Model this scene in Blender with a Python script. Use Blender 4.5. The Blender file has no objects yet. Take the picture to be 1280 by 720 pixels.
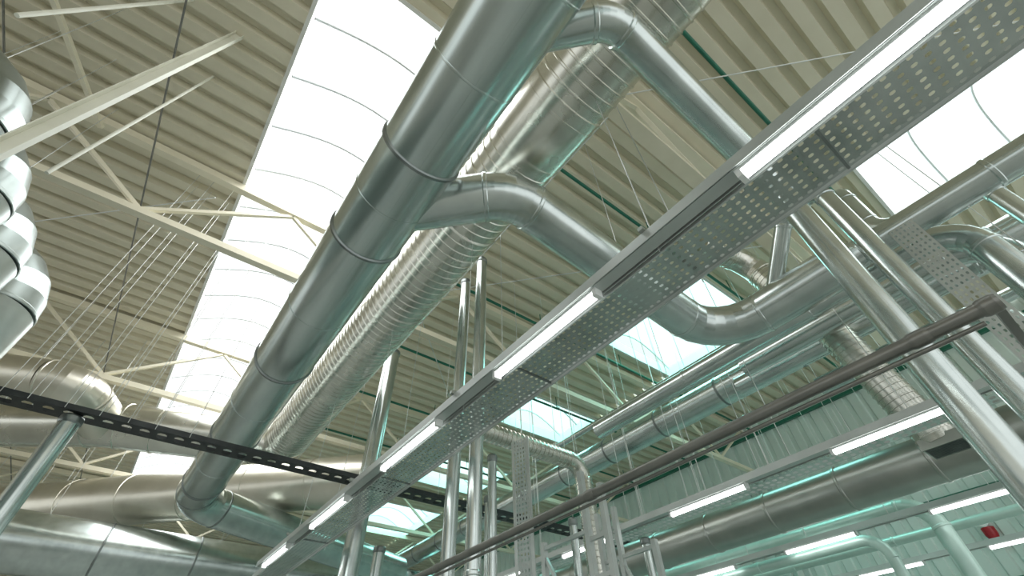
import bpy, bmesh, math, random
from mathutils import Vector, Matrix
random.seed(4)
D = bpy.data
SC = bpy.context.scene
COL = SC.collection
SC.view_settings.view_transform = 'Standard'
EYE = 1.6          # camera height; all heights below are given above the eye
WL = {}            # world location of every parent

# ------------------------------------------------------------------ materials
def new_mat(name):
    m = D.materials.new(name); m.use_nodes = True
    nt = m.node_tree
    for n in list(nt.nodes): nt.nodes.remove(n)
    out = nt.nodes.new('ShaderNodeOutputMaterial')
    return m, nt, out

def surf(name, c1, c2, metallic, r1, r2, scale=4.0, bump=0.0, stretch=(1, 1, 1)):
    m, nt, out = new_mat(name)
    b = nt.nodes.new('ShaderNodeBsdfPrincipled')
    tc = nt.nodes.new('ShaderNodeTexCoord')
    mp = nt.nodes.new('ShaderNodeMapping'); mp.inputs['Scale'].default_value = stretch
    nz = nt.nodes.new('ShaderNodeTexNoise'); nz.inputs['Scale'].default_value = scale
    nz.inputs['Detail'].default_value = 5
    nt.links.new(tc.outputs['Object'], mp.inputs['Vector'])
    nt.links.new(mp.outputs['Vector'], nz.inputs['Vector'])
    cr = nt.nodes.new('ShaderNodeValToRGB')
    cr.color_ramp.elements[0].position = .3; cr.color_ramp.elements[0].color = (*c1, 1)
    cr.color_ramp.elements[1].position = .7; cr.color_ramp.elements[1].color = (*c2, 1)
    nt.links.new(nz.outputs['Fac'], cr.inputs['Fac'])
    nt.links.new(cr.outputs['Color'], b.inputs['Base Color'])
    mr = nt.nodes.new('ShaderNodeMapRange')
    mr.inputs['To Min'].default_value = r1; mr.inputs['To Max'].default_value = r2
    nt.links.new(nz.outputs['Fac'], mr.inputs['Value'])
    nt.links.new(mr.outputs['Result'], b.inputs['Roughness'])
    b.inputs['Metallic'].default_value = metallic
    if bump:
        bp = nt.nodes.new('ShaderNodeBump'); bp.inputs['Strength'].default_value = bump
        bp.inputs['Distance'].default_value = .02
        nt.links.new(nz.outputs['Fac'], bp.inputs['Height'])
        nt.links.new(bp.outputs['Normal'], b.inputs['Normal'])
    nt.links.new(b.outputs['BSDF'], out.inputs['Surface'])
    return m

def emit(name, col, s):
    m, nt, out = new_mat(name)
    e = nt.nodes.new('ShaderNodeEmission')
    e.inputs['Color'].default_value = (*col, 1); e.inputs['Strength'].default_value = s
    nt.links.new(e.outputs['Emission'], out.inputs['Surface'])
    return m

def glaze(name, col):
    m, nt, out = new_mat(name)
    t = nt.nodes.new('ShaderNodeBsdfTransparent'); t.inputs['Color'].default_value = (*col, 1)
    d = nt.nodes.new('ShaderNodeBsdfTranslucent'); d.inputs['Color'].default_value = (.9, .92, .92, 1)
    mx = nt.nodes.new('ShaderNodeMixShader'); mx.inputs['Fac'].default_value = .15
    nt.links.new(t.outputs['BSDF'], mx.inputs[1]); nt.links.new(d.outputs['BSDF'], mx.inputs[2])
    nt.links.new(mx.outputs['Shader'], out.inputs['Surface'])
    return m

M = dict(
    galv=surf('galvanised_steel', (.54, .59, .575), (.68, .73, .71), .96, .18, .29, 3, .010),
    main=surf('smooth_duct_steel', (.49, .55, .535), (.62, .68, .66), .96, .18, .29, 2.2, .006, (2.5, .4, 2.5)),
    spiral=surf('spiral_duct_steel', (.62, .615, .555), (.75, .74, .67), .96, .20, .32, 3, .006),
    tan=surf('warm_duct_steel', (.66, .63, .54), (.76, .73, .64), .88, .27, .39, 2, .006),
    bend=surf('elbow_duct_steel', (.34, .385, .37), (.46, .51, .49), .96, .24, .36, 2.5, .006),
    band=surf('joint_band_steel', (.22, .245, .24), (.32, .345, .335), .9, .30, .42, 6),
    dark=surf('dull_dark_pipe', (.20, .20, .185), (.265, .262, .24), .7, .32, .45, 5),
    grey=surf('dull_grey_duct', (.39, .41, .38), (.47, .49, .45), .92, .26, .38, 3),
    black=surf('black_tray_steel', (.035, .04, .04), (.055, .06, .06), .6, .4, .55, 8),
    tray=surf('perforated_steel', (.48, .52, .505), (.63, .67, .65), 1, .13, .22, 3),
    rail=surf('lighting_rail_steel', (.54, .57, .55), (.62, .65, .63), .6, .32, .42, 3),
    cream=surf('cream_painted_steel', (.83, .77, .60), (.89, .83, .66), 0, .45, .6, 3),
    channel=surf('pale_channel_steel', (.80, .79, .68), (.88, .87, .76), 0, .45, .6, 3),
    deck=surf('cream_roof_deck', (.70, .65, .50), (.76, .71, .56), 0, .45, .6, 1.5),
    green=surf('green_painted_pipe', (.01, .13, .08), (.02, .18, .11), 0, .35, .5, 5),
    wall=surf('pale_green_cladding', (.64, .73, .68), (.70, .79, .74), 0, .5, .65, 1),
    floor=surf('pale_concrete_floor', (.48, .49, .47), (.56, .57, .55), 0, .4, .6, .8),
    white=surf('white_enamel', (.80, .82, .80), (.86, .88, .86), 0, .4, .5, 5),
    pale=surf('pale_pipe_paint', (.54, .72, .65), (.62, .80, .73), .3, .3, .4, 4),
    curb=surf('skylight_curb', (.78, .78, .74), (.84, .84, .80), 0, .5, .6, 3),
    bar=surf('glazing_bar', (.56, .58, .58), (.64, .66, .66), 0, .5, .6, 3),
    red=surf('red_lens', (.35, .015, .02), (.45, .02, .03), 0, .2, .3, 5),
    wire=surf('steel_wire', (.70, .71, .69), (.80, .81, .79), .7, .35, .45, 8),
    glass=glaze('clear_polycarbonate', (.95, .97, .98)),
    glass2=glaze('aqua_polycarbonate', (.76, .98, .95)),
    tube=emit('lit_tube', (.95, 1, .98), 6),
)

# ------------------------------------------------------------------ mesh building
class MB:
    def __init__(s): s.v = []; s.f = []; s.sm = []; s.sh = set()
    def add(s, vs, fs, smooth=False):
        o = len(s.v); s.v += [Vector(p) for p in vs]
        for f in fs: s.f.append([i + o for i in f]); s.sm.append(smooth)
        return o
    def box(s, x0, x1, y0, y1, z0, z1):
        s.add([(x0,y0,z0),(x1,y0,z0),(x1,y1,z0),(x0,y1,z0),(x0,y0,z1),(x1,y0,z1),(x1,y1,z1),(x0,y1,z1)],
              [(3,2,1,0),(4,5,6,7),(0,1,5,4),(1,2,6,5),(2,3,7,6),(3,0,4,7)])
        return s
    def bar(s, p, q, w, h):
        p, q = Vector(p), Vector(q); t = (q - p).normalized()
        a = t.cross(Vector((0,0,1)))
        a = Vector((1,0,0)) if a.length < .02 else a.normalized()
        b = a.cross(t).normalized()
        vs = []
        for c in (p, q):
            for i, j in ((-1,-1),(1,-1),(1,1),(-1,1)): vs.append(c + a*(i*w/2) + b*(j*h/2))
        s.add(vs, [(0,1,2,3),(7,6,5,4),(0,4,5,1),(1,5,6,2),(2,6,7,3),(3,7,4,0)])
        return s
    def tube(s, pts, rad, n=24, cap=True, sharp=False):
        pts = [Vector(p) for p in pts]; k = len(pts)
        rr = [rad]*k if not isinstance(rad, (list, tuple)) else rad
        tg = []
        for i in range(k):
            a = pts[max(i-1,0)]; b = pts[min(i+1,k-1)]
            t1 = (pts[i]-a).normalized() if i > 0 else (b-pts[i]).normalized()
            t2 = (b-pts[i]).normalized() if i < k-1 else t1
            tt = t1+t2
            tg.append(tt.normalized() if tt.length > 1e-6 else t1)
        u = tg[0].cross(Vector((0,0,1)))
        u = Vector((1,0,0)) if u.length < .05 else u.normalized()
        vs = []
        for i in range(k):
            u = (u - tg[i]*u.dot(tg[i])).normalized(); w = tg[i].cross(u)
            for j in range(n):
                an = 2*math.pi*j/n
                vs.append(pts[i] + (u*math.cos(an) + w*math.sin(an))*rr[i])
        fs = []
        for i in range(k-1):
            for j in range(n):
                j2 = (j+1) % n
                fs.append((i*n+j, i*n+j2, (i+1)*n+j2, (i+1)*n+j))
        o = s.add(vs, fs, True)
        if cap:
            s.f.append([o+j for j in range(n)][::-1]); s.sm.append(False)
            s.f.append([o+(k-1)*n+j for j in range(n)]); s.sm.append(False)
        for i in range(k):
            if sharp or i in (0, k-1):
                for j in range(n):
                    a, b = o+i*n+j, o+i*n+(j+1) % n
                    s.sh.add((min(a,b), max(a,b)))
        return s
    def build(s, name, mat, parent=None, base=None, weld=False):
        me = D.meshes.new(name)
        vs = [Vector((p.x, p.y, p.z+EYE)) for p in s.v]
        if parent is not None: off = WL[parent.name]
        else:
            xs = [p.x for p in vs]; ys = [p.y for p in vs]; zs = [p.z for p in vs]
            off = Vector(((min(xs)+max(xs))/2, (min(ys)+max(ys))/2, min(zs)))
        me.from_pydata([p-off for p in vs], [], s.f)
        me.polygons.foreach_set('use_smooth', s.sm)
        if s.sh:
            for e in me.edges:
                a, b = e.vertices
                if (min(a,b), max(a,b)) in s.sh: e.use_edge_sharp = True
        if weld:
            b_ = bmesh.new(); b_.from_mesh(me)
            bmesh.ops.remove_doubles(b_, verts=b_.verts, dist=.0005)
            b_.to_mesh(me); b_.free()
        me.materials.append(mat); me.update()
        o = D.objects.new(name, me); COL.objects.link(o)
        if parent is not None: o.parent = parent
        else: o.location = off
        WL[o.name] = off.copy()
        return o

def tag(o, label, cat=None, group=None, kind=None):
    if label: o['label'] = label
    if cat: o['category'] = cat
    if group: o['group'] = group
    if kind: o['kind'] = kind
    return o
def thing(name, label, cat, loc, group=None, kind=None):
    o = D.objects.new(name, None); COL.objects.link(o)
    o.empty_display_size = .2
    o.location = (loc[0], loc[1], loc[2]+EYE); WL[o.name] = Vector(o.location)
    return tag(o, label, cat, group, kind)

def fillet(cs, rads, nseg):
    cs = [Vector(c) for c in cs]; out = []; cur = cs[0]
    for i in range(1, len(cs)-1):
        p = cs[i]; a = (cs[i-1]-p).normalized(); b = (cs[i+1]-p).normalized()
        th = a.angle(b); R = rads[i-1] if isinstance(rads, (list, tuple)) else rads
        t = R/math.tan(th/2)
        t = min(t, (cur-p).length*.95, (cs[i+1]-p).length*.9); R = t*math.tan(th/2)
        s, e = p+a*t, p+b*t
        cen = p + (a+b).normalized()*(R/math.sin(th/2))
        va, vb = s-cen, e-cen; ang = va.angle(vb)
        pts = []
        for k in range(nseg+1):
            f = k/nseg
            pts.append(cen + (va*math.sin((1-f)*ang) + vb*math.sin(f*ang))/math.sin(ang))
        out.append(('straight', [cur, s])); out.append(('elbow', pts)); cur = e
    out.append(('straight', [cur, cs[-1]]))
    return out

def ring(parent, p, t, r, mat, wid=.05, ex=.012, name='joint_band', n=32):
    p = Vector(p); t = Vector(t).normalized()
    MB().tube([p-t*wid/2, p-t*wid*.3, p+t*wid*.3, p+t*wid/2], [r+.003, r+ex, r+ex, r+.003], n, sharp=True).build(name, mat, parent)

def duct(name, label, cat, cs, r, mat, bend=.6, nseg=6, spiral=0, joints=None, step=0, n=32, group=None, hang=None, hang_top=7.9, bandmat=None, ex=.010, rp=None, ridge=.012, only_spiral=None, bands=True, gored=True):
    root = thing(name, label, cat, cs[0], group)
    pcs = fillet(cs, bend, nseg) if len(cs) > 2 else [('straight', [Vector(cs[0]), Vector(cs[1])])]
    bm_ = bandmat or mat
    r0 = r
    for ip, (kind, pts) in enumerate(pcs):
        r = rp[ip] if rp else r0
        if kind == 'elbow':
            MB().tube(pts, r, n, sharp=gored).build('elbow', mat, root)
            if r > .09 and bands:
                ring(root, pts[0], pts[1]-pts[0], r, bm_, ex=ex)
                ring(root, pts[-1], pts[-1]-pts[-2], r, bm_, ex=ex)
        else:
            p, q = pts; L = (q-p).length
            if L < .02: continue
            t = (q-p)/L
            if spiral and (only_spiral is None or ip in only_spiral):
                ps = []; rs = []; s = 0
                while s < L-spiral:
                    for f, e in ((0,0),(.74,0),(.80,ridge),(.94,ridge)):
                        ps.append(p+t*(s+f*spiral)); rs.append(r+e)
                    s += spiral
                ps.append(q); rs.append(r)
                MB().tube(ps, rs, n, sharp=True).build('spiral_section', mat, root)
            else:
                MB().tube([p, q], r, n).build('straight_section', mat, root)
            if step:
                k = 1
                while k*step < L-.3:
                    ring(root, p+t*(k*step), t, r, bm_, ex=ex); k += 1
    if joints:
        for p, t in joints: ring(root, p, t, r0, bm_, .05, .020)
    if hang:
        for (x, y, h) in hang:
            MB().tube([(x, y, h), (x, y, hang_top)], .006, 6).build('hanger_rod', M['wire'], root)
    return root

# ------------------------------------------------------------------ setting
YA, YB, XL, XR = -9.0, 46.0, -26.0, 16.0
S1 = (-1.2, 1.6); S2 = (8.35, 11.15)
sky1 = [(2.12, 24.0)]
sky2 = [(-7.5, -.75), (2.95, 6.1), (9.4, 11.3), (14.6, 17.2), (20, 24)]

def deck(x0, x1, y0, y1):
    m = MB(); pr = []
    y = y0
    while y < y1-.001:
        for o, z in ((0,7.9),(.20,7.9),(.24,8.03),(.35,8.03)):
            if y+o < y1: pr.append((y+o, z))
        y += .39
    pr.append((y1, 7.9))
    vs = []
    for (yy, z) in pr: vs += [(x0,yy,z),(x1,yy,z)]
    m.add(vs, [(2*i, 2*i+1, 2*i+3, 2*i+2) for i in range(len(pr)-1)])
    tag(m.build('ceiling', M['deck']), 'cream trapezoidal steel roof deck', None, None, 'structure')
deck(XL, S1[0], YA, YB); deck(S1[1], S2[0], YA, YB); deck(S2[1], XR, YA, YB)
for (xa, xb), spans in ((S1, sky1), (S2, sky2)):
    y = YA
    for a, b in spans:
        if a > y: deck(xa, xb, y, a)
        y = b
    deck(xa, xb, y, YB)

wn = 0
for (xa, xb), spans, gm in ((S1, sky1, 'glass'), (S2, sky2, 'glass2')):
    for (a, b) in spans:
        wn += 1
        if a == -7.5: gmat, L, lc = 'glass', 3.6, (.82, 1, .98)
        elif gm == 'glass2': gmat, L, lc = 'glass2', 4.9, (.36, 1, .94)
        else: gmat, L, lc = 'glass', 4.4, (1, 1, 1)
        w = thing('window_%d' % wn, 'arched translucent rooflight between roof deck sheets', None, ((xa+xb)/2, a, 7.9), None, 'structure')
        c = MB()
        c.box(xa-.06, xa, a-.06, b+.06, 7.86, 8.2); c.box(xb, xb+.06, a-.06, b+.06, 7.86, 8.2)
        c.box(xa, xb, a-.06, a, 7.86, 8.2); c.box(xa, xb, b, b+.06, 7.86, 8.2)
        c.build('window_frame', M['curb'], w)
        W = xb-xa; rise = .55
        def arc(y, dz=0):
            return [(xa+W*k/14, y, 8.2+dz+rise*math.sin(math.pi*k/14)) for k in range(15)]
        g = MB(); A, B = arc(a), arc(b)
        g.add(A+B, [(i, i+1, 16+i, 15+i) for i in range(14)], True)
        g.add(A, [tuple(range(15))]); g.add(B, [tuple(range(15))])
        g.build('glazing', M[gmat], w)
        nb = max(2, int((b-a)/1.05))
        for k in range(nb+1):
            MB().tube(arc(a+(b-a)*k/nb, -.03), .026, 6).build('glazing_bar', M['bar'], w)
        li = D.lights.new('sky_light', 'AREA'); li.shape = 'RECTANGLE'
        li.size = W+.6; li.size_y = b-a+.6
        li.energy = (b-a+.6)*(W+.6)*math.pi*L
        li.color = lc
        lo = D.objects.new('sky_light', li); COL.objects.link(lo)
        lo.location = ((xa+xb)/2, (a+b)/2, 9.0+EYE)

tag(MB().box(XL, XR, YA, YB, -1.75, -1.6).build('floor', M['floor']), 'pale concrete hall floor', None, None, 'structure')
def clad(name, fixed, u0, u1, axis):
    pr = []; u = u0
    while u < u1:
        for o, d in ((0,0),(.22,0),(.25,.05),(.37,.05)): pr.append((u+o, d))
        u += .4
    vs = []
    for (uu, d) in pr:
        for z in (-1.6, 8.05):
            vs.append((fixed+d, uu, z) if axis == 'x' else (uu, fixed+d, z))
    m = MB(); m.add(vs, [(2*i, 2*i+2, 2*i+3, 2*i+1) for i in range(len(pr)-1)])
    tag(m.build(name, M['wall']), 'pale green ribbed cladding wall', None, None, 'structure')
clad('wall_right', XR, YA, YB, 'x'); clad('wall_back', YB, XL, XR, 'y')
for i, h in enumerate((.4, 2.2, 4.0, 5.8, 7.4)):
    tag(MB().box(15.86, 15.98, YA, YB, h, h+.09).build('trim_%d' % (i+1), M['green']), 'dark green horizontal rail along the right wall', None, None, 'structure')

# ------------------------------------------------------------------ roof trusses
tl = ['cream lattice roof truss above the upper right skylight', 'cream lattice roof truss nearest overhead, crossing behind the ribbed duct top',
      'cream lattice roof truss second from the camera, crossing the big skylight', 'cream lattice roof truss third from the camera, above the tan ducts',
      'cream lattice roof truss fourth from the camera', 'cream lattice roof truss fifth from the camera, far down the hall',
      'cream lattice roof truss farthest down the hall']
for k, y in enumerate((-4.4, 1.05, 6.8, 12.4, 18.0, 23.6, 29.2)):
    t = thing('roof_truss', tl[k], 'roof truss', (-5, y, 6.1), 'cream roof trusses')
    w2 = .11 if k == 1 else .07
    MB().box(XL, XR, y-w2, y+w2, 7.70, 7.86).build('top_chord', M['cream'], t)
    MB().box(XL, XR, y-w2, y+w2, 6.12, 6.24).build('bottom_chord', M['cream'], t)
    x = -14.2; up = True
    while x < 15:
        z0, z1 = (6.24, 7.7) if up else (7.7, 6.24)
        MB().bar((x, y, z0), (x+2.0, y, z1), .065, .065).build('diagonal', M['cream'], t)
        x += 2.0; up = not up
for (p, q, lab) in (((-3.2, 1.2, 7.6), (-5.4, 6.7, 7.6), 'cream diagonal roof brace at top left, nearer the skylight'),
                    ((-5.6, 1.2, 7.52), (-3.4, 6.7, 7.52), 'cream diagonal roof brace at top left, crossing the other brace')):
    tag(MB().bar(p, q, .07, .07).build('roof_brace', M['cream']), lab, 'brace')
cl = ['nearest', 'second', 'third', 'fourth', 'fifth']
for k, y in enumerate((1.05, 6.8, 12.4, 18.0, 23.6)):
    t = thing('steel_column', 'pale steel wall column on the right wall, %s from the camera' % cl[k], 'column', (15.6, y, -1.6), 'wall columns')
    MB().box(15.45, 15.84, y-.10, y-.08, -1.6, 6.1).build('flange', M['wall'], t)
    MB().box(15.45, 15.84, y+.08, y+.10, -1.6, 6.1).build('flange', M['wall'], t)
    MB().box(15.62, 15.66, y-.08, y+.08, -1.6, 6.1).build('web', M['wall'], t)

sl = ['above the top right pipe branch', 'above the large branch elbow', 'along the far edge of the aqua skylight', 'behind the twin standpipes', 'past the small aqua skylight', 'far down the hall']
for k, y in enumerate((-.2, 2.65, 6.3, 9.1, 11.7, 14.4)):
    t = thing('sprinkler_pipe', 'thin dark green roof pipe %s' % sl[k], 'pipe', (2, y, 7.5), 'green roof pipes')
    MB().tube([(1.75, y, 7.5), (15.8, y, 7.5)], .035, 10).build('pipe_run', M['green'], t)
    for x in (3, 6, 9, 12, 15):
        MB().tube([(x, y, 7.5), (x, y, 7.92)], .012, 6).build('clamp', M['green'], t)
for (p, q, lab) in (((3.1, 1.2, 7.35), (8.2, -4.3, 7.35), 'thin pale bracing rod crossing the roof at top right'),
                    ((8.2, 1.3, 7.35), (3.1, 6.7, 7.35), 'thin pale bracing rod below the deck beside the aqua skylight'),
                    ((2.6, 6.9, 7.35), (7.6, 12.3, 7.35), 'thin pale bracing rod behind the twin standpipes'),
                    ((-1.5, 6.9, 7.35), (-7, 12.3, 7.35), 'thin pale bracing rod on the left roof deck')):
    tag(MB().tube([p, q], .012, 8).build('bracing_rod', M['wire']), lab, 'rod')
for (x, m_, lab) in ((-2.6, 'dark', 'thin dark conduit along the left roof deck, nearer the skylight'), (-4.6, 'dark', 'thin dark conduit along the left roof deck, farther from the skylight'),
                     (3.4, 'wire', 'thin pale conduit along the roof deck right of the spiral duct'), (6.2, 'wire', 'thin pale conduit along the roof deck left of the aqua skylights')):
    tag(MB().tube([(x, 1.3, 7.42), (x, 30, 7.42)], .015, 8).build('conduit', M[m_]), lab, 'conduit')

# ------------------------------------------------------------------ main ducts
Yd = Vector((0,1,0))
md = duct('main_duct', 'large smooth grey round duct running down the middle of the hall', 'duct',
     [(.66, -5, 4.2), (.66, 12.9, 4.2), (7, 15.0, 3.95)], .41, M['main'], bend=.9, nseg=6, n=48,
     joints=[((.66, y, 4.2), Yd) for y in (-1.2, 2.15, 3.45, 6.35, 9.1, 11.6)], bandmat=M['band'],
     hang=[(.66, y, 4.6) for y in (2.2, 6.4, 9.1)])
for y in (.3, 1.2, 2.8, 4.9, 7.7, 10.3): ring(md, (.66, y, 4.2), Yd, .41, M['main'], .025, .006, 'seam', 48)
MB().box(.662, .678, -5, 12.0, 3.787, 3.792).build('lengthwise_seam', M['main'], md)
r = duct('spiral_duct', 'large ribbed spiral duct running above and beside the smooth main duct', 'duct',
     [(1.95, -5, 5.5), (1.95, 12.0, 5.5), (-1.6, 13.0, 5.45), (-7, 16.4, 5.4)], .5, M['spiral'], bend=[.8, 2.0], nseg=6, n=44, spiral=.14, only_spiral=(0,), step=2.1,
     joints=[((1.95, y, 5.5), Yd) for y in (1.15, 1.95)], hang=[(1.95, y, 6.0) for y in (.85, 5.2, 8.1)], ex=.02)
MB().tube([(1.95, 1.15, 5.5), (1.95, 1.95, 5.5)], .514, 44).build('plain_sleeve', M['spiral'], r)
br = duct('branch_duct', 'silver branch duct curving from the main duct and passing behind the perforated tray', 'duct',
     [(.66, 3.05, 4.2), (1.72, 2.07, 4.28), (5.42, 2.12, 3.95), (5.42, .45, 3.95)], .27, M['galv'], bend=[.7, .72], nseg=6, n=40,
     hang=[(3.6, 2.1, 4.4)], step=1.5)
MB().tube([(5.42, .45, 3.95), (5.42, .1, 3.95)], [.27, .165], 36).build('reducer', M['galv'], br)
MB().tube([(5.42, .1, 3.95), (5.42, -6, 3.95)], .16, 36).build('straight_section', M['galv'], br)
for y in (.08, -1.2): ring(br, (5.42, y, 3.95), Yd, .16, M['galv'])
duct('branch_duct', 'slimmer silver branch duct at the top that drops as a vertical pipe', 'duct',
     [(.66, 1.0, 4.4), (1.42, .21, 4.45), (4.0, .24, 4.45), (4.0, .24, -1.6)], .15, M['galv'], bend=[.35, .4], nseg=6, n=32,
     rp=[.165, .165, .165, .115, .115])
duct('tap_pipe', 'thin silver pipe arching off the large branch duct and dropping at right', 'pipe',
     [(5.40, 1.2, 4.0), (4.95, .45, 4.66), (4.80, -.02, 4.6), (4.80, -.04, -1.6)], .10, M['galv'], bend=[.24, .22], nseg=6, n=28)
duct('ribbed_drop_duct', 'ribbed silver duct dropping to a slatted diffuser at right', 'duct',
     [(6.0, 1.85, 6.3), (6.9, 1.55, 6.1), (7.22, 1.12, 4.3), (7.62, .90, 2.55)], .225, M['spiral'], bend=[.5, .6], nseg=5, n=32, spiral=.085)
dif = thing('air_diffuser', 'dark slatted grille box under the ribbed drop duct', 'diffuser', (7.64, .88, 2.4))
MB().box(7.42, 7.86, .66, 1.10, 2.50, 2.56).build('diffuser_box', M['grey'], dif)
for (a0, a1, b0, b1) in ((7.42, 7.435, .66, 1.10), (7.845, 7.86, .66, 1.10), (7.435, 7.845, .66, .675), (7.435, 7.845, 1.085, 1.10)):
    MB().box(a0, a1, b0, b1, 2.43, 2.50).build('rim', M['grey'], dif)
for k in range(8):
    x = 7.465+k*.05; MB().bar((x, .675, 2.46), (x, 1.085, 2.46), .010, .06).build('slat', M['band'], dif)

# parallel ducts at right
duct('long_silver_duct', 'long silver duct running along the hall under the aqua skylight', 'duct',
     [(8.4, -6, 5.0), (8.4, 22, 5.0)], .30, M['galv'], step=1.6, n=40, bandmat=M['band'], hang=[(8.4, y, 5.3) for y in (0, 2.4, 4.2, 6, 8, 10.5, 13)])
duct('side_pipe', 'slim silver pipe beside the long silver duct on its far side', 'pipe',
     [(9.9, -6, 5.0), (9.9, 13, 5.0)], .11, M['galv'], step=2, n=24, hang=[(9.9, y, 5.1) for y in (0, 3, 6, 9)])
duct('side_pipe', 'slim silver pipe above the long silver duct on its near side', 'pipe',
     [(7.8, -6, 5.45), (7.8, 9, 5.45)], .07, M['galv'], step=2, n=24, hang=[(7.8, y, 5.5) for y in (1.5, 5)])
duct('upper_pipe', 'silver pipe high at right edge just under the skylight', 'pipe',
     [(7.2, -6, 5.3), (7.2, -.2, 5.3), (7.2, -.2, 6.6), (9.5, -.2, 6.6)], .15, M['galv'], bend=[.35, .35], n=28, step=1.8, hang=[(7.2, -1, 5.4)])
duct('bent_pipe', 'silver pipe bending downward at the right edge, nearest of four wide ones', 'pipe',
     [(5.95, 5.0, 4.0), (5.95, -.75, 4.0), (5.95, -.8, -1.6)], .15, M['galv'], bend=.42, n=28, step=2)
duct('bent_pipe', 'silver pipe bending downward at the right edge, second of four wide ones', 'pipe',
     [(6.75, 2.4, 4.2), (6.75, -.95, 4.2), (6.75, -1.0, -1.6)], .17, M['galv'], bend=.48, n=28, step=2)
duct('bent_pipe', 'silver pipe bending downward at the right edge, third of four wide ones', 'pipe',
     [(7.8, 3.0, 4.55), (7.8, -1.25, 4.55), (7.8, -1.3, -1.6)], .18, M['galv'], bend=.5, n=28, step=2)
duct('bent_pipe', 'silver pipe bending downward at the right edge, farthest of four wide ones', 'pipe',
     [(8.6, 2.0, 4.3), (8.6, -.6, 4.3), (8.6, -.65, 3.2), (10.6, -.65, 3.2)], .17, M['galv'], bend=[.45, .4], n=28, step=2)
duct('bent_pipe', 'thin silver pipe bending downward at the right edge above the wider bends', 'pipe',
     [(6.56, 2.3, 4.85), (6.56, -1.3, 4.85), (6.56, -1.34, -1.6)], .10, M['galv'], bend=.36, n=28, step=2)
duct('wide_grey_duct', 'wide dull grey duct low at right behind the second light row', 'duct',
     [(8.4, -6, 2.62), (8.4, 10, 2.62)], .31, M['grey'], n=36, step=1.2, ex=.012, hang=[(8.75, y, 2.6) for y in (.5, 2, 3.5, 5, 6.5)])
duct('pale_pipe', 'pale green pipe elbowing down in front of the right wall, larger one', 'pipe',
     [(10.3, 8, 2.68), (10.3, 1.95, 2.68), (10.3, 1.9, -1.6)], .13, M['pale'], bend=.42, n=24, step=2)
duct('pale_pipe', 'pale green pipe elbowing down in front of the right wall, smaller inner one', 'pipe',
     [(10.0, 7, 2.30), (10.0, 2.75, 2.30), (10.0, 2.7, -1.6)], .09, M['pale'], bend=.35, n=24, step=2)
duct('pale_pipe', 'thin pale green pipe running low along the right wall', 'pipe',
     [(11.5, 9, 2.5), (11.5, .6, 2.5), (11.5, .55, -1.6)], .08, M['pale'], bend=.35, n=24, step=2)
hp = duct('handrail_pipe', 'dull grey pipe sloping across the lower right in front of the drop pipes', 'pipe',
     [(2.30, 6.4, 1.157), (2.30, -.17, 1.157)], .030, M['dark'], n=24)
ring(hp, (2.30, -.15, 1.157), Yd, .030, M['dark'], .07, .008, 'end_collar')
for y in (.1, 2.1, 4.1): ring(hp, (2.30, y, 1.157), Yd, .030, M['dark'], .08, .006, 'coupling')
MB().tube([(2.30, 6.4, 1.10), (2.30, -.10, 1.10)], .010, 12).build('lower_pipe', M['dark'], hp)
MB().bar((2.30, -.165, 1.157), (3.2, -.165, 1.157), .03, .04).build('bracket_arm', M['dark'], hp)

# ------------------------------------------------------------------ left side ducts
for k, (x, y, rr) in enumerate(((-2.60, 3.88, .36), (-2.58, 4.70, .35), (-2.59, 5.58, .41), (-2.47, 6.48, .44))):
    duct('elbow_duct', 'silver gored elbow duct at the left edge, %s of four stacked bends' % ('topmost', 'second from top', 'third from top', 'lowest')[k], 'duct',
         [(-9, y, 4.3), (x, y, 4.3), (x, y, -1.6)], rr, M['bend'], bend=.66, nseg=6, n=44, bandmat=M['bend'], ex=.008, group='stacked elbows at the left edge', hang=[(x-.9, y, 4.6), (x-1.6, y, 4.6)])
duct('elbow_duct', 'warm grey elbow duct joining the crossing duct at lower left', 'duct',
     [(-1.7, 12.9, 5.4), (-2.35, 11.7, 5.55), (-8, 13.9, 5.55)], .43, M['tan'], bend=.6, nseg=6, n=36, step=1.1, ex=.016)
duct('crossing_duct', 'warm toned duct crossing behind the main duct in the lower left', 'duct',
     [(4.6, 11.9, 5.25), (-3.2, 19.6, 5.25), (-8, 24.3, 5.25)], .66, M['tan'], bend=1, nseg=4, n=40, step=1.8, ex=.016)
duct('crossing_duct', 'lowest silver duct crossing the bottom left corner behind the main duct foot', 'duct',
     [(-9, 16.5, 3.78), (9, 16.5, 3.78)], .66, M['main'], n=40, step=2.1, bandmat=M['band'], hang=[(x, 16.5, 4.3) for x in (-4, -2, 0, 2)])

t = thing('channel_strut', 'pale steel channel hanging at upper left beside the elbow ducts', 'strut', (-2.0, 3.4, 3.2))
MB().bar((-2.00, 3.42, 2.8), (-2.02, 4.06, 7.9), .11, .012).build('web', M['channel'], t)
MB().bar((-2.055, 3.40, 2.8), (-2.075, 4.04, 7.9), .010, .07).build('flange', M['channel'], t)
MB().bar((-1.945, 3.40, 2.8), (-1.965, 4.04, 7.9), .010, .07).build('flange', M['channel'], t)
tag(MB().tube([(-2.85, 3.45, 4.75), (-2.7, 3.96, 7.9)], .022, 10).build('hanger_rod', M['channel']), 'bright steel rod above the channel at top left corner', 'rod')
tag(MB().tube([(-2.12, 4.29, 3.9), (-2.2, 4.95, 7.9)], .018, 10).build('hanger_rod', M['channel']), 'bright steel rod just below the channel at upper left', 'rod')

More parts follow.
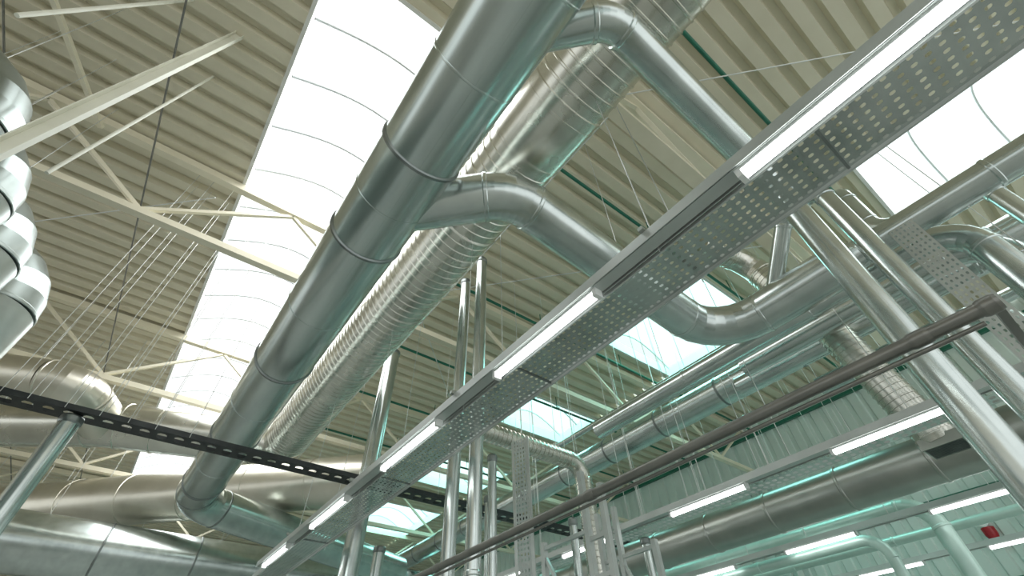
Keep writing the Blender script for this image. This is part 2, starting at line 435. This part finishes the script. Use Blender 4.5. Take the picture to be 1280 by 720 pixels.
# ------------------------------------------------------------------ standpipes and posts
def standpipe(label, x, y, top, rad, group=None, mat='galv'):
    t = thing('standpipe', label, 'pipe', (x, y, -1.6), group)
    MB().tube([(x, y, -1.6), (x, y, top)], rad, 28).build('pipe_body', M[mat], t)
    ring(t, (x, y, top-.05), (0,0,1), rad, M['band'], .1, .012, 'end_collar')
    for h in (1.2, 3.4):
        if h < top-.3: ring(t, (x, y, h), (0,0,1), rad, M['galv'], .05, .008)
standpipe('right one of the tall twin silver standpipes behind the tray', 2.80, 4.28, 6.0, .085)
standpipe('left one of the tall twin silver standpipes behind the tray', 2.86, 4.88, 6.0, .085)
standpipe('thicker silver standpipe left of the twin standpipes', 3.0, 8.3, 6.6, .16)
standpipe('short thin standpipe beside the thick standpipe near the bottom edge', 3.6, 8.6, 2.6, .10)
standpipe('grey round post under the black ladder tray at lower left', -1.24, 7.15, 2.98, .11)
standpipe('thin silver standpipe just left of the upright perforated tray', 3.55, 5.0, 2.9, .06)
standpipe('thin silver standpipe between the support frame posts', 4.75, 4.75, 2.2, .055)
standpipe('silver standpipe right of the small spiral duct', 6.6, 5.0, 2.3, .07)
standpipe('slim silver standpipe behind the support frame, taller one', 5.3, 5.0, 2.9, .045)
standpipe('slim silver standpipe behind the support frame, shorter one', 5.3, 4.6, 2.3, .045)
standpipe('slim silver standpipe left of the support frame near the bottom edge', 3.9, 5.6, 2.6, .05)

# ------------------------------------------------------------------ trays
def perf(m, org, U, V, nu, nv, pu, pv, hu, hv, plain=0):
    org, U, V = Vector(org), Vector(U).normalized(), Vector(V).normalized()
    for i in range(nu):
        for j in range(nv):
            c = org + U*((i+.5)*pu) + V*((j+.5)*pv)
            o = [c+U*(a*pu/2)+V*(b*pv/2) for a, b in ((-1,-1),(1,-1),(1,1),(-1,1))]
            if plain and j % plain == plain-1:
                m.add(o, [(0,1,2,3)]); continue
            a, b = hu/2, hv/2; k = min(a, b)*.55
            inn = [c+U*x+V*y for x, y in ((-a+k,-b),(a-k,-b),(a,-b+k),(a,b-k),(a-k,b),(-a+k,b),(-a,b-k),(-a,-b+k))]
            m.add(o+inn, [(0,1,5,4),(1,6,5),(1,2,7,6),(2,8,7),(2,3,9,8),(3,10,9),(3,0,11,10),(0,4,11)])
tr = thing('perforated_tray', 'perforated steel cable tray running diagonally across the middle, beside tube lights', 'cable tray', (2.3, -3, 2.4))
y = -3.0
while y < 9.7:
    m = MB(); n_ = 43
    perf(m, (2.10, y, 2.4), (1,0,0), (0,1,0), 7, n_, .06, .065, .023, .031)
    m.build('tray_plate', M['tray'], tr, weld=True)
    MB().box(2.09, 2.53, y+n_*.065-.008, y+n_*.065+.008, 2.390, 2.398).build('joint_plate', M['band'], tr)
    y += n_*.065
ye = y
MB().box(2.085, 2.10, -3, ye, 2.375, 2.47).build('side_rail', M['rail'], tr)
MB().box(2.52, 2.535, -3, ye, 2.375, 2.47).build('side_rail', M['rail'], tr)
for k, yy in enumerate((-1.6, .9, 3.4, 5.9, 8.4)):
    for x in (2.06, 2.56):
        MB().tube([(x, yy, 2.36), (x, yy, 7.9)], .005, 6).build('hanger_rod', M['wire'], tr)
    MB().box(1.9, 2.6, yy-.02, yy+.02, 2.481, 2.515).build('cross_bracket', M['grey'], tr)

def rail(label, x0, x1, y0, y1, h, hangs):
    t = thing('lighting_rail', label, 'light rail', ((x0+x1)/2, y0, h), 'lighting rails')
    MB().box(x0, x1, y0, y1, h+.075, h+.08).box(x0, x0+.006, y0, y1, h-.01, h+.075).box(x1-.006, x1, y0, y1, h-.01, h+.075).build('channel', M['rail'], t)
    MB().box(x0+.02, x1-.02, y0, y1, h+.0, h+.07).build('trunking', M['rail'], t)
    for yy in hangs:
        MB().tube([((x0+x1)/2, yy, h+.08), ((x0+x1)/2, yy, 7.9)], .006, 6).build('hanger_rod', M['wire'], t)
    return t
rail('steel lighting rail along the left edge of the perforated tray', 1.93, 2.07, -3, 10.1, 2.40, ())
rail('second lighting rail at right, in front of the wide grey duct', 6.2, 6.36, -4, 12, 2.40, (-1, .8, 2.2, 3.5, 4.7, 6, 7.2))
rail('third lighting rail at lower right, behind the wide grey duct', 9.68, 9.82, -4, 12, 2.40, (1, 2.4, 3.8, 5))
rail('farthest lighting rail at lower right, before the green wall', 12.93, 13.07, -4, 12, 2.40, (1.2, 2.4, 3.8, 5))
lt = thing('perforated_tray', 'slim steel slotted tray alongside the second lighting rail', 'cable tray', (6.6, -4, 2.42))
MB().box(6.41, 6.42, -4, 12, 2.42, 2.50).build('side_rail', M['rail'], lt); MB().box(6.78, 6.79, -4, 12, 2.42, 2.50).build('side_rail', M['rail'], lt)
m = MB(); perf(m, (6.42, -4, 2.42), (1,0,0), (0,1,0), 3, 160, .12, .10, .075, .06)
m.build('tray_plate', M['tray'], lt, weld=True)
for yy in (2.7, 3.9, 5.1, 6.4, 7.8):
    for x in (6.42, 6.78): MB().tube([(x, yy, 2.46), (x, yy, 7.9)], .005, 6).build('hanger_rod', M['wire'], lt)

def tube_light(label, x, y, h, L=1.28):
    t = thing('tube_light', label, 'tube light', (x, y, h-.06), 'lit tube lights')
    MB().box(x-.035, x+.035, y, y+L, h-.02, h).build('housing', M['white'], t)
    MB().tube([(x, y+.02, h-.04), (x, y+L-.02, h-.04)], .034, 14).build('tube', M['tube'], t)
    MB().box(x-.038, x+.038, y-.015, y+.02, h-.076, h).build('end_cap', M['white'], t)
    MB().box(x-.038, x+.038, y+L-.02, y+L+.015, h-.076, h).build('end_cap', M['white'], t)
nm = ['nearest to the camera', 'second nearest to the camera', 'third from the camera', 'fourth from the camera', 'farthest from the camera']
for k, yy in enumerate((-1.08, 1.45, 3.78, 6.15, 8.5)):
    tube_light('lit tube light by the perforated tray, %s' % nm[k], 2.0, yy, 2.40, 1.3)
for k, yy in enumerate((.45, 2.9, 5.35, 7.8)):
    tube_light('lit tube light on the second rail before the wide grey duct, %s from right' % ('first', 'second', 'third', 'fourth')[k], 6.28, yy, 2.40)
for k, yy in enumerate((.58, 3.0, 5.35)):
    tube_light('lit tube light on the third rail behind the wide grey duct, %s from right' % ('first', 'second', 'third')[k], 9.75, yy, 2.40)
for k, yy in enumerate((.7, 3.1)):
    tube_light('lit tube light on the farthest rail before the green wall, %s from right' % ('first', 'second')[k], 13.0, yy, 2.40)

bt = thing('ladder_tray', 'black ladder cable tray crossing below the main duct at lower left', 'cable tray', (2, 7.15, 3.0))
for yy in (7.0, 7.29): MB().box(-9, 9.6, yy, yy+.012, 3.0, 3.07).build('side_rail', M['black'], bt)
m = MB(); perf(m, (-9, 7.01, 3.0), (1,0,0), (0,1,0), 93, 1, .20, .28, .11, .18)
m.build('rung_plate', M['black'], bt, weld=True)
for x in (-1.95, -1.7, -1.35, -1.0, -.7, -.4, .0, 4, 6):
    for yy in (6.98, 7.32):
        MB().tube([(x, yy, 3.0), (x, yy, 7.9)], .0045, 6).build('hanger_wire', M['wire'], bt)

vt = thing('vertical_tray', 'perforated steel cable tray dropping vertically at right between silver pipes', 'cable tray', (5.0, -.3, -1.6))
m = MB(); perf(m, (5.0, -.42, -1.0), (0,1,0), (0,0,1), 5, 78, .042, .06, .018, .032); m.build('tray_plate', M['rail'], vt, weld=True)
MB().box(5.0, 5.05, -.428, -.42, -1.6, 3.68).build('side_rail', M['rail'], vt); MB().box(5.0, 5.05, -.21, -.202, -1.6, 3.68).build('side_rail', M['rail'], vt)
vt = thing('vertical_tray', 'narrow perforated steel tray standing upright right of the twin standpipes', 'cable tray', (3.95, 4.85, -1.6))
m = MB(); perf(m, (3.92, 4.98, -1.0), (.3,-.95,0), (0,0,1), 5, 70, .05, .06, .022, .034); m.build('tray_plate', M['rail'], vt, weld=True)
MB().bar((3.92, 4.99, -1.6), (3.92, 4.99, 3.2), .012, .06).build('side_rail', M['rail'], vt); MB().bar((3.99, 4.74, -1.6), (3.99, 4.74, 3.2), .012, .06).build('side_rail', M['rail'], vt)
duct('small_spiral_duct', 'small ribbed spiral duct elbowing down right of the upright tray', 'duct',
     [(3.4, 5.6, 3.62), (6.0, 5.6, 3.62), (6.0, 5.55, -1.6)], .15, M['spiral'], bend=.32, nseg=6, n=28, spiral=.09, hang=[(x, 5.6, 3.7) for x in (3.8, 4.6, 5.4)])
def frame(label, x, posts, bars, br_):
    sf = thing('support_frame', label, 'frame', (x, posts[0][0], -1.6))
    for (yy, h) in posts: MB().box(x-.035, x+.035, yy-.035, yy+.035, -1.6, h).build('post', M['rail'], sf)
    for (ya, yb, h) in bars: MB().box(x-.025, x+.025, ya, yb, h, h+.045).build('crossbar', M['rail'], sf)
    for (ya, ha, yb, hb) in br_: MB().bar((x, ya, ha), (x, yb, hb), .04, .04).build('brace', M['rail'], sf)
frame('steel support frame of three posts with crossbars near bottom centre', 4.4, ((4.15, 2.56), (3.84, 2.3), (5.0, 1.9)),
      [(3.875, 4.115, h) for h in (.5, .9, 1.3, 1.7, 2.1)]+[(4.185, 4.965, 1.8)], [(4.185, .4, 4.965, 1.7)])
frame('farther steel support frame with ladder crossbars behind the first frame', 5.6, ((5.05, 2.5), (4.7, 2.5), (4.1, 1.9)),
      [(4.735, 5.015, h) for h in (.6, 1.0, 1.4, 1.8, 2.2)]+[(4.135, 4.665, 1.8)], [(4.135, .6, 4.665, 1.7)])

ab = thing('alarm_beacon', 'small red and white alarm beacon on the green wall', 'alarm', (15.8, 2.2, 3.1))
MB().tube([(15.98, 2.2, 3.36), (15.72, 2.2, 3.36)], .11, 20).build('base', M['white'], ab)
MB().tube([(15.84, 2.2, 3.25), (15.84, 2.2, 3.10), (15.84, 2.2, 3.0), (15.84, 2.2, 2.95)], [.13, .13, .09, .03], 20).build('lens', M['red'], ab)

for (x, y, hb) in ((-2.0, 13.25, 5.9), (-2.9, 13.9, 5.85), (-.6, 12.7, 5.95), (-1.4, 17.9, 5.85), (-3, 19.4, 5.85), (-4.4, 20.8, 5.85),
                   (0.2, 16.25, 5.85), (-2.4, 18.8, 5.8), (1.5, 14.96, 5.8), (-5, 15.15, 5.85), (-4, 12.4, 5.95), (-3.2, 12.1, 5.95)):
    tag(MB().tube([(x, y, hb), (x, y, 7.95)], .008, 6).build('hanger_wire', M['wire']), 'thin steel hanger wire from the roof to the lower left ducts', 'wire', 'hanger wires of the lower left ducts')

# ------------------------------------------------------------------ world
w = D.worlds.new('World'); SC.world = w; w.use_nodes = True
bg = w.node_tree.nodes['Background']
bg.inputs['Color'].default_value = (.96, 1.0, .99, 1); bg.inputs['Strength'].default_value = 1.2

# ------------------------------------------------------------------ camera
f = 555.0
v1 = Vector((20-640, 360-960, -f)); v2 = Vector((1650-640, 360-890, -f))
Xc = v2.normalized(); Yc = v1 - Xc*v1.dot(Xc); Yc.normalize(); Zc = Xc.cross(Yc)
R = Matrix((Xc, Yc, Zc))
cam = D.cameras.new('camera'); cam.sensor_width = 36; cam.lens = f/1280*36; cam.clip_start = .02; cam.clip_end = 300
co = D.objects.new('camera', cam); COL.objects.link(co)
co.matrix_world = Matrix.Translation((0, 0, EYE)) @ R.to_4x4()
SC.camera = co
